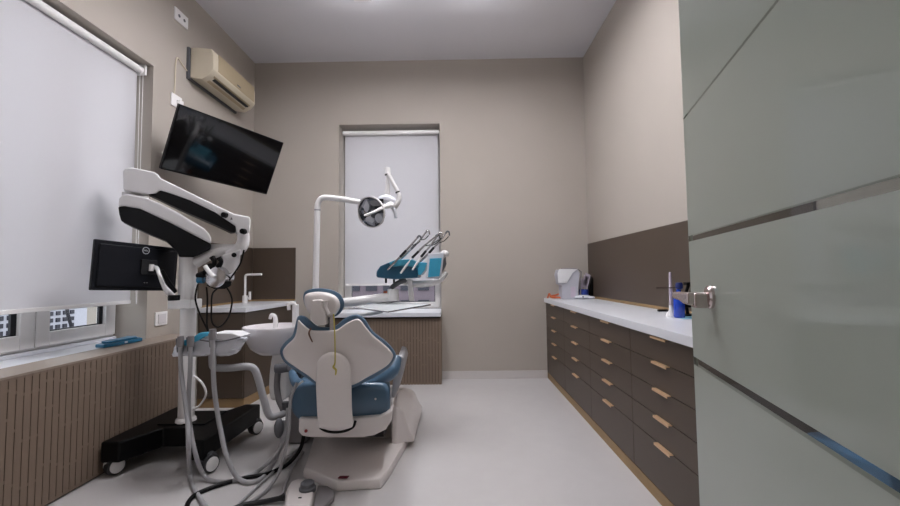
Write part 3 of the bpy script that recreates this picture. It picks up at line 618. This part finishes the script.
for (a, b) in col:
    p, q = P(*a, UD-.03), P(*b, UD-.03); z = (p.z+q.z)/2; rings.append([V((p.x, UD-.03, z)), V((q.x, UD-.03, z)), V((q.x, UD+.25, z)), V((p.x, UD+.25, z))])
build('console_column', MB().loft(rings), M_white, t, bevel=.02, seg=3)
build('console_body', MB().box(-1.17, -1.04, 2.86, 3.15, .0, .70), M_gray3, t, bevel=.02)
build('console_bridge', MB().box(-1.2, -1.0, 2.86, 2.96, .42, .56), M_white, t, bevel=.02)
build('grey_joint', MB().cyl(P(276, 369, 2.62), P(289, 367, 2.62), .03), M_gray2, t)
build('lower_joint', MB().cyl(P(285.5, 409, 2.62), P(285.5, 402, 2.62), .022), M_gray2, t)
build('curved_pipe', MB().tube(pp([(279, 368), (277.5, 376), (277, 388), (279, 400), (282.5, 408), (285, 416)], 2.62), .019, 12), M_gray3, t)
build('tray_arm', MB().tube([P(212.5, 352, 2.42), P(212.5, 362, 2.42), P(215, 367.5, 2.42), P(230, 368, 2.44), P(247, 366.5, 2.46), P(254, 369, 2.47), P(258, 378, 2.48), P(264, 400, 2.49), P(268, 413, 2.50), P(273, 417, 2.52), P(284, 413.5, 2.6)], .021, 14), M_gray, t)
# assistant tray in white cover
tr = [(172.5, 356.5), (173.5, 350), (177, 344.5), (186, 340), (198, 337), (215, 335), (232, 334), (243, 336.5), (248.5, 337.5), (245, 342), (241, 349), (236, 353), (225, 356.2), (210, 355), (199, 356.5), (185, 355.5)]
random.seed(3)
def crumple(yo, sc):
    q = smooth_closed(tr, 3); cx, cz = 210, 347
    return [P(cx+(a-cx)*sc+random.uniform(-.7, .7), cz+(b-cz)*sc+random.uniform(-.7, .7), 2.38+yo+random.uniform(-.008, .008)) for a, b in q]
build('assistant_tray', MB().loft([crumple(-.012, .72), crumple(-.004, .9), crumple(.01, 1), crumple(.09, 1), crumple(.18, .98), crumple(.20, .9)]), M_film, t, ang=25)
build('tray_barrier_film', MB().prism(pp([(181, 345), (182, 341), (193, 337), (199, 333), (208, 332.5), (210, 335), (203, 337.5), (200, 340), (192, 343), (186, 346)], 2.355), (0, .05, .0)), M_cyan, t, bevel=.004)
build('cover_sheet', MB().prism(pp([(202, 337), (214, 333), (232, 333), (241, 336.5), (228, 341), (214, 340)], 2.36), (0, .12, 0)), M_paper2, t, bevel=.006)
build('tray_tool', MB().tube(pp([(200, 340), (212, 341.5), (226, 340.5), (240, 337)], 2.345), .004, 8), M_gray2, t)
for q, h in ((180, 338), (190.5, 337), (212.5, 333)):
    build('hose_holder', MB().cyl(P(q, h, 2.35), P(q, h+14, 2.35), .021, .016), M_gray2 if q < 200 else M_gray3, t)
# big arm of the delivery head
LD = 2.95
build('delivery_arm', MB().tube([P(322, 304, LD-.1), P(345, 302.5, LD-.05), P(366, 300, LD), P(392, 297, LD)], .033, 18), M_white, t)
build('arm_elbow', MB().cyl(P(393, 301, LD), P(393, 289, LD), .044, .040), M_white, t, bevel=.006)
build('swing_arm', MB().tube([P(391, 288, LD), P(398, 283, LD), P(406, 280, LD)], .018, 12), M_gray2, t)
build('head_stem', MB().prism(pp([(407, 279), (412, 279), (414, 301), (409, 301)], LD), (0, .03, 0)), M_white, t, bevel=.004)
HD = 3.0
build('instrument_tray', MB().prism(pp([(376, 277.5), (376, 271.5), (380, 266), (388, 262.5), (415, 262), (418, 270), (418, 278), (395, 279.5)], HD-.10), (0, .28, 0)), M_tealdk, t, bevel=.014, seg=3)
build('tray_film', MB().prism(pp([(418, 275), (417, 265), (420, 262), (427, 262.5), (425, 270), (421, 275)], HD-.11), (0, .2, 0)), M_cyan, t, bevel=.006)
build('tray_base', MB().tube(pp([(400, 281), (414, 284), (430, 283), (441, 279), (446.5, 272)], HD), [.016, .024, .026, .022, .014], 14), M_white, t)
build('film_cover', MB().prism(pp([(388, 262.5), (396, 259.5), (412, 259), (420, 262.5), (419, 268), (405, 266), (392, 267)], HD-.115), (0, .2, 0)), mat('teal_film', (58, 150, 178), .3, coat=.3, noise=.1, nscale=60), t, bevel=.01)
kp = build('control_panel', MB().prism(pp([(426, 278), (428, 253.5), (444, 252.5), (441.5, 276), (438, 279.5)], HD-.12), (0, .06, .0)), M_film, t, bevel=.006)
build('keypad', MB().prism(pp([(428, 277.3), (429.8, 258.5), (441.8, 258), (439.5, 276)], HD-.127), (0, .01, 0)), M_cyan, kp)
build('panel_knob', MB().ball(P(444.5, 254, HD), .032, (1, 1, .9)), M_white, t)
build('panel_hinge', MB().prism(pp([(442, 262), (445.5, 257), (446.5, 264), (442.5, 272)], HD-.02), (0, .05, 0)), M_gray2, t)
for i, x in enumerate((386, 394, 400)): build('peg', MB().cyl(P(x, 278, HD-.02), P(x, 283, HD-.02), .008), M_black, t)
build('orange_cap', MB().cyl(P(386.5, 291, LD+.05), P(386.5, 296, LD+.05), .022), M_orange, t)

hps = [((387.5, 270), (400, 257), (411, 245), (417.5, 237.5), 'chrome handpiece leftmost in the blue tray'),
       ((400, 260), (411, 249), (420, 240), (426, 232), 'chrome handpiece second from left in the blue tray'),
       ((400.5, 273.5), (412, 258), (424, 246), (436, 236), 'middle white chrome handpiece in the blue tray'),
       ((412.5, 270), (421, 257), (430, 246), (438.5, 234.5), 'chrome handpiece second from right in the blue tray'),
       ((420, 262), (429, 253), (438, 243), (446, 233), 'chrome handpiece rightmost, beside the cyan keypad')]
for i, (a, b, c_, d, lb) in enumerate(hps):
    dy = HD-.12+(.05 if i in (1, 4) else 0)
    t2 = thing('dental_handpiece', lb, 'handpiece', P(*a, dy), 'handpieces in the blue delivery tray')
    A, B, Cc, Dd = [P(*q, dy+.015*j) for j, q in enumerate((a, b, c_, d))]
    build('grip', MB().tube([A, A.lerp(B, .5), B], [.006, .009, .007], 12), M_white if i in (2, 3) else M_steel, t2)
    build('sleeve', MB().cyl(B, B.lerp(Cc, .55), .0095, .0085), M_matblk if i != 1 else M_gray2, t2)
    build('shank', MB().tube([B.lerp(Cc, .5), Cc, Dd], [.0075, .0065, .006], 12), M_steel, t2)
    dr = (Dd-Cc).normalized()
    build('head', MB().tube([Dd-dr*.005, Dd+dr*.015, Dd+V((.022, 0, .006)), Dd+V((.026, 0, -.02))], [.007, .0075, .006, .005], 10), M_steel if i % 2 else M_gray2, t2)
    build('tail_tube', MB().tube([Cc, Cc.lerp(Dd, .5)+V((.012, .01, -.022)), Dd+V((.018, .01, -.025))], .0035, 8), M_matblk, t2)

# tray plate in front of the window
q = [P(353.5, 307.6, 2.80), P(387, 302.6, 3.0), P(430.5, 304.8, 2.86), P(388, 312, 2.66)]
cen = sum(q, V())/4
t = thing('tray_plate', 'flat grey diamond shaped tray plate before the back window sill', 'tray', cen)
build('plate', MB().prism([cen+(p-cen)*.97 for p in q], (0, 0, .004)), mat('tray_grey', (200, 204, 206), .55, noise=.02), t)
build('rim', MB().tube(q+[q[0]], .005, 8, 1), M_steel, t)
tb = build('support_arm', MB().tube([cen+V((0, 0, -.012)), cen+V((-.12, .05, -.05)), cen+V((-.24, .1, -.06))], .012, 10), M_white, t)

# ------------------------------------------------------------------ operating lamp
t = thing('operating_lamp', 'white pole lamp with round mirror reflector above the chair', 'lamp', (P(314.5, 300, LD).x, LD, .78))
px0 = P(315, 300, LD); px1 = P(317.3, 210, LD)
build('pole', MB().tube([V((px0.x, LD, .76)), V((px1.x, LD, px1.z))], [.0225, .0215], 18, 1), M_white, t)
build('pole_collar', MB().cyl(V((px1.x, LD, px1.z-.006)), V((px1.x, LD, px1.z+.004)), .024), M_gray, t)
build('arm', MB().tube([V((px1.x, LD, px1.z)), P(318, 203.5, LD), P(321.5, 198.5, LD), P(328, 197.6, LD), P(345, 199.7, LD-.02), P(366, 203.3, LD-.05), P(388, 206.5, LD-.06)], [.021, .021, .021, .021, .020, .018, .017], 18), M_white, t)
build('joint_post', MB().tube(pp([(387, 203), (387.3, 190), (388, 175)], LD-.05), [.024, .019, .013], 14), M_white, t)
build('joint_cap', MB().cyl(P(387.8, 175, LD-.05), P(387.5, 167.5, LD-.05), .022, .019), M_white, t, bevel=.004)
build('joint_ring', MB().cyl(P(388, 175.5, LD-.05), P(388, 174.3, LD-.05), .023), M_matblk, t)
build('hanger', MB().tube(pp([(388.5, 174), (393, 183), (398, 192), (399, 199), (396, 205), (391, 208)], LD-.07), [.014, .014, .014, .018, .022, .026], 14), M_white, t)
build('hanger_ring', MB().cyl(P(397.5, 191.7, LD-.07), P(398, 193, LD-.07), .0165), M_matblk, t)
dc = P(371.5, 212, LD-.14); ax = V((-.38, -.88, -.28)).normalized()
build('lamp_back', MB().lathe([(.03, -.075), (.07, -.055), (.10, -.02), (.108, .0), (.104, .004)], dc, ax, 36, cap=False), M_steel, t)
build('reflector', MB().lathe([(.102, .004), (.088, -.028), (.055, -.046), (.012, -.052)], dc, ax, 7, cap=False), M_chrome, t, ang=10)
xa_ = (V((1, 0, 0))-ax*ax.x).normalized(); ya_ = ax.cross(xa_)
if ya_.z < 0: ya_ = -ya_
for (dx, dy, rx, ry, mm) in ((-.055, .035, .024, .042, M_film), (-.03, -.06, .036, .024, M_film), (.045, -.045, .034, .034, M_film), (.02, .06, .05, .022, M_gray), (-.005, .0, .02, .05, M_gray2), (.07, .02, .018, .03, M_gray2)):  # white and grey ovals paint the mirror facets' bright and dark reflections
    o_ = dc+xa_*dx+ya_*dy+ax*-.02
    build('facet_reflection', MB().loft([[o_+xa_*(rx*math.cos(q*math.pi/8))+ya_*(ry*math.sin(q*math.pi/8))+ax*h for q in range(16)] for h in (-.012, 0)]), mm, t)
build('rim', MB().lathe([(.103, .0), (.111, .0), (.111, .012), (.103, .012), (.103, .0)], dc, ax, 40, cap=False), M_white, t)
build('bulb_shield', MB().tube([dc+ax*-.03, dc+ax*.02], [.022, .018], 14), M_gray2, t)
build('lamp_yoke', MB().tube([P(364, 215.5, LD-.27), P(374, 212, LD-.24), P(384, 207, LD-.17), P(391, 205, LD-.08)], [.006, .009, .014, .026], 12), M_white, t)
build('lamp_housing', MB().tube(pp([(379, 200), (386, 199), (393, 202), (394, 208)], LD-.06), [.022, .034, .034, .022], 16), M_film, t)
build('lamp_vent', MB().box(P(379.5, 200, LD-.12).x, P(383.5, 200, LD-.12).x, LD-.125, LD-.115, P(380, 203, LD-.12).z, P(380, 199, LD-.12).z), M_black, t)
build('handle', MB().tube(pp([(393, 207), (395, 212), (396, 218)], LD-.08), [.014, .012, .011], 12), M_film, t)

# ------------------------------------------------------------------ suction hoses from the assistant tray to the floor
def fl(x, y, z=.012): p = PZ(x, y, z); return p
def hose(pts, r, m, label, kind='suction_hose', tip=None):
    t = thing(kind, label, 'hose', pts[0], 'hoses between the assistant tray and the floor')
    build('hose', MB().tube(pts, r, 12, 5), m, t)
    if tip: build('handle_tip', MB().cyl(pts[0]+V((0, 0, -.01)), pts[0]+V((0, 0, .05)), tip, tip*.9), M_gray3, t)
hose([P(180.5, 345, 2.33), P(181, 370, 2.33), P(185, 400, 2.30), P(187.5, 421, 2.28), P(188.5, 445, 2.24), fl(190, 474, .03), fl(195, 490), fl(206, 507), fl(214, 520)], .0115, M_gray, 'pale grey hose leftmost of the hanging hoses', tip=.018)
hose([P(190.7, 345, 2.33), P(190, 372, 2.33), P(188.5, 400, 2.34), P(190, 425, 2.34), P(195, 452, 2.30), fl(202, 472, .05), fl(211, 480.5), fl(229, 481.5), fl(246, 477), fl(258, 471), P(270, 461, 2.42), P(281, 446, 2.47), P(286, 430, 2.5), P(288, 408, 2.52)], .0115, M_gray, 'grey hose looping over the floor in front of the casters', tip=.018)
hose([P(212.6, 338, 2.33), P(213, 355, 2.33), P(214, 385, 2.34), P(217, 410, 2.36), P(221, 432, 2.36), P(227, 458, 2.34), fl(237, 477, .03), fl(248, 482.5), fl(259, 480), fl(268, 472), P(277, 455, 2.46), P(283, 438, 2.5), P(285, 420, 2.52)], .0130, M_gray, 'thick grey hose dropping right of the white column', tip=.02)
hose([P(297, 383, 2.36), P(291.5, 396, 2.36), P(289.5, 412, 2.36), P(289, 430, 2.36), P(285, 452, 2.33), fl(279, 472, .06), fl(268, 489), fl(255, 499), fl(236, 508)], .009, M_gray, 'thin grey hose running down beside the blue seat')
tag(build('hose_weight', MB().ball(P(279, 428, 2.46), .05, (.55, .6, 1.15)), M_gray2), 'dark grey teardrop weight hanging left of the chair', 'weight')
tag(build('power_cable', MB().tube([fl(186, 512), fl(188, 503), fl(195, 495), fl(208, 489), fl(224, 483.5), fl(244, 478), fl(265, 474.5), fl(283, 467), P(294, 458, 2.55), P(301, 447, 2.58), P(304, 434, 2.6)], .0115, 12, 5), M_black), 'thick black cable curving across the floor to the chair', 'cable')
for i, l in enumerate(([fl(300, 447, .01), fl(284, 462), fl(262, 482), fl(240, 503), fl(232, 511)], [fl(303, 452, .01), fl(292, 469), fl(285, 488), fl(283, 496)])):
    tag(build('floor_hose', MB().tube(l, .0075, 10, 5), M_gray), ['grey hose lying straight across the floor left of the pedal', 'grey hose on the floor running up to the foot pedal'][i], 'hose')

# ------------------------------------------------------------------ foot pedal
t = thing('foot_pedal', 'white foot pedal with grey knob at the front of the chair base', 'pedal', fl(303, 500, 0))
a0 = fl(286, 506, 0); 
body = [fl(283.5, 519, 0), fl(285.5, 500, 0), fl(290, 491, 0), fl(298, 487.5, 0), fl(316, 490, 0), fl(314, 503, 0), fl(311, 519, 0)]
body = [V((p.x, p.y, 0)) for p in body]; cc = sum(body, V())/len(body)
build('pedal_body', MB().loft([[p+V((0, 0, .004)) for p in body], [p+V((0, 0, .035)) for p in body], [cc+(p-cc)*.9+V((0, 0, .055)) for p in body]]), M_shell, t, bevel=.008)
side = [V((p.x, p.y, 0)) for p in (fl(317, 491, 0), fl(327, 492, 0), fl(334, 497, 0), fl(333, 503, 0), fl(325, 511, 0), fl(312, 517, 0), fl(314, 503, 0))]
build('side_pad', MB().prism([p+V((.004, 0, .004)) for p in side], (0, 0, .03)), M_gray3, t, bevel=.008)
k = PZ(307.5, 488, .06)
build('knob', MB().lathe([(.042, -.012), (.042, .006), (.036, .012), (.034, .03), (.026, .036), (0, .037)], (k.x, k.y, .058), seg=28), M_gray2, t)
k = PZ(300, 497, .06); build('mark', MB().box(k.x-.008, k.x+.008, k.y-.003, k.y+.003, .050, .0585), M_black, t)
build('pedal_cord', MB().tube([fl(284, 497, .03), fl(279, 498.5, .025), fl(262, 502), fl(244, 505), fl(228, 511)], [.02, .013, .0125, .0125, .0125], 12), M_matblk, t)

# ------------------------------------------------------------------ glass door, open into the room
ph = math.radians(15); td = V((math.sin(ph), math.cos(ph), 0)); nd = V((math.cos(ph), -math.sin(ph), 0)); ED = V((.616, 1.088, 0))
cdr = nd.dot(ED)
def PD(x, y): r = ray(x, y); return O+r*((cdr-nd.dot(O))/nd.dot(r))
def door_mat():
    m = bpy.data.materials.new('frosted_glass_clear_strips'); m.use_nodes = True; nt = m.node_tree; nt.nodes.clear(); L = nt.links.new
    out = nt.nodes.new('ShaderNodeOutputMaterial'); tc = nt.nodes.new('ShaderNodeTexCoord'); sep = nt.nodes.new('ShaderNodeSeparateXYZ'); L(tc.outputs['Object'], sep.inputs[0])
    def mth(op, a, b=None):
        n = nt.nodes.new('ShaderNodeMath'); n.operation = op
        for i, v in enumerate((a, b)):
            if v is None: continue
            if isinstance(v, (int, float)): n.inputs[i].default_value = v
            else: L(v, n.inputs[i])
        return n.outputs[0]
    tot = None
    for (p, q, wd) in (((691, 238.3), (815, 204.8), .015), ((700, 364), (822, 441), .020), ((687, 114.5), (778, 0), .006)):
        a = PD(*p)-ED; b = PD(*q)-ED; ua, ub = a.dot(td), b.dot(td); d = V((ub-ua, b.z-a.z)).normalized(); nx, nz = -d.y, d.x; c0 = nx*ua+nz*a.z
        # distance along the pane from the free edge is local y / cos(angle)
        e = mth('ADD', mth('MULTIPLY', sep.outputs['Y'], nx/math.cos(ph)), mth('MULTIPLY', sep.outputs['Z'], nz))
        ms = mth('LESS_THAN', mth('ABSOLUTE', mth('SUBTRACT', e, c0)), wd/2)
        tot = ms if tot is None else mth('MAXIMUM', tot, ms)
    dif = nt.nodes.new('ShaderNodeBsdfDiffuse'); dif.inputs[0].default_value = (.50, .54, .50, 1)
    trl = nt.nodes.new('ShaderNodeBsdfTranslucent'); trl.inputs[0].default_value = (.80, .86, .82, 1)
    m1 = nt.nodes.new('ShaderNodeMixShader'); m1.inputs[0].default_value = .55; L(dif.outputs[0], m1.inputs[1]); L(trl.outputs[0], m1.inputs[2])
    tr = nt.nodes.new('ShaderNodeBsdfTransparent'); tr.inputs[0].default_value = (.64, .66, .64, 1)
    m2 = nt.nodes.new('ShaderNodeMixShader'); L(tot, m2.inputs[0]); L(m1.outputs[0], m2.inputs[1]); L(tr.outputs[0], m2.inputs[2])
    gl = nt.nodes.new('ShaderNodeBsdfGlossy'); gl.inputs['Roughness'].default_value = .03
    fr = nt.nodes.new('ShaderNodeFresnel'); fr.inputs[0].default_value = 1.45
    m3 = nt.nodes.new('ShaderNodeMixShader'); gm = nt.nodes.new('ShaderNodeNewGeometry'); L(mth('MULTIPLY', fr.outputs[0], mth('SUBTRACT', 1, gm.outputs['Backfacing'])), m3.inputs[0]); L(m2.outputs[0], m3.inputs[1]); L(gl.outputs[0], m3.inputs[2]); L(m3.outputs[0], out.inputs[0])
    return m
LEN = 1.04; Hd = 2.1
A0 = ED; B0 = ED-td*LEN
m = MB()
m.poly([A0+V((0, 0, .008)), B0+V((0, 0, .008)), B0+V((0, 0, Hd)), A0+V((0, 0, Hd))])
m.bm.free(); m = MB()
m.prism([A0+V((0, 0, .008)), B0+V((0, 0, .008)), B0+V((0, 0, Hd)), A0+V((0, 0, Hd))], nd*.01)
door = struct(build('door_1', m, door_mat(), org=ED))
M_edge = mat('glass_edge_green', (150, 168, 158), .2, coat=.3, noise=.02)
build('glass_edge', MB().prism([A0+V((0, 0, .008)), A0+td*.0015+V((0, 0, .008)), A0+td*.0015+V((0, 0, Hd)), A0+V((0, 0, Hd))], nd*.01), M_edge, door)
RP = PD(711.5, 297)
M_nick = mat('satin_nickel', (214, 200, 198), .22, 1, noise=.03)
hdl = build('handle_rosette', MB().lathe([(.0, .0), (.026, .0), (.026, .006), (.022, .010), (.0, .010)], RP, -nd, 32), M_nick, door)
K = RP-nd*.045
build('handle_neck', MB().loft([[RP-nd*o_+td*(a_*.016)+V((0, 0, b_*.0175-.007)) for a_, b_ in ((-1, -1), (1, -1), (1, 1), (-1, 1))] for o_ in (.008, .028, .040)]), M_nick, hdl, bevel=.006, seg=3)
Tp = P(673.5, 296, 1.03); 
e1 = K+(Tp-K).normalized()*(Tp-K).length
zz_ = V((0, 0, 1)); dirl = (e1-K).normalized(); sd = dirl.cross(zz_).normalized()
def lev(c, w, h, zo=0): return [c+sd*a*w+V((0, 0, b*h+zo)) for a, b in ((-1, -1), (1, -1), (1, 1), (-1, 1))]
build('handle_lever', MB().loft([lev(K-dirl*.014, .010, .0145, -.004), lev(K+dirl*.01, .010, .0135, -.003), lev(K.lerp(e1, .5), .007, .0105, .001), lev(e1, .0055, .008, .002)]), M_nick, hdl, bevel=.005, seg=3)
build('rosette_back', MB().lathe([(.0, .0), (.026, .0), (.026, .006), (.022, .010), (.0, .010)], RP+nd*.01, nd, 32), M_nick, door)
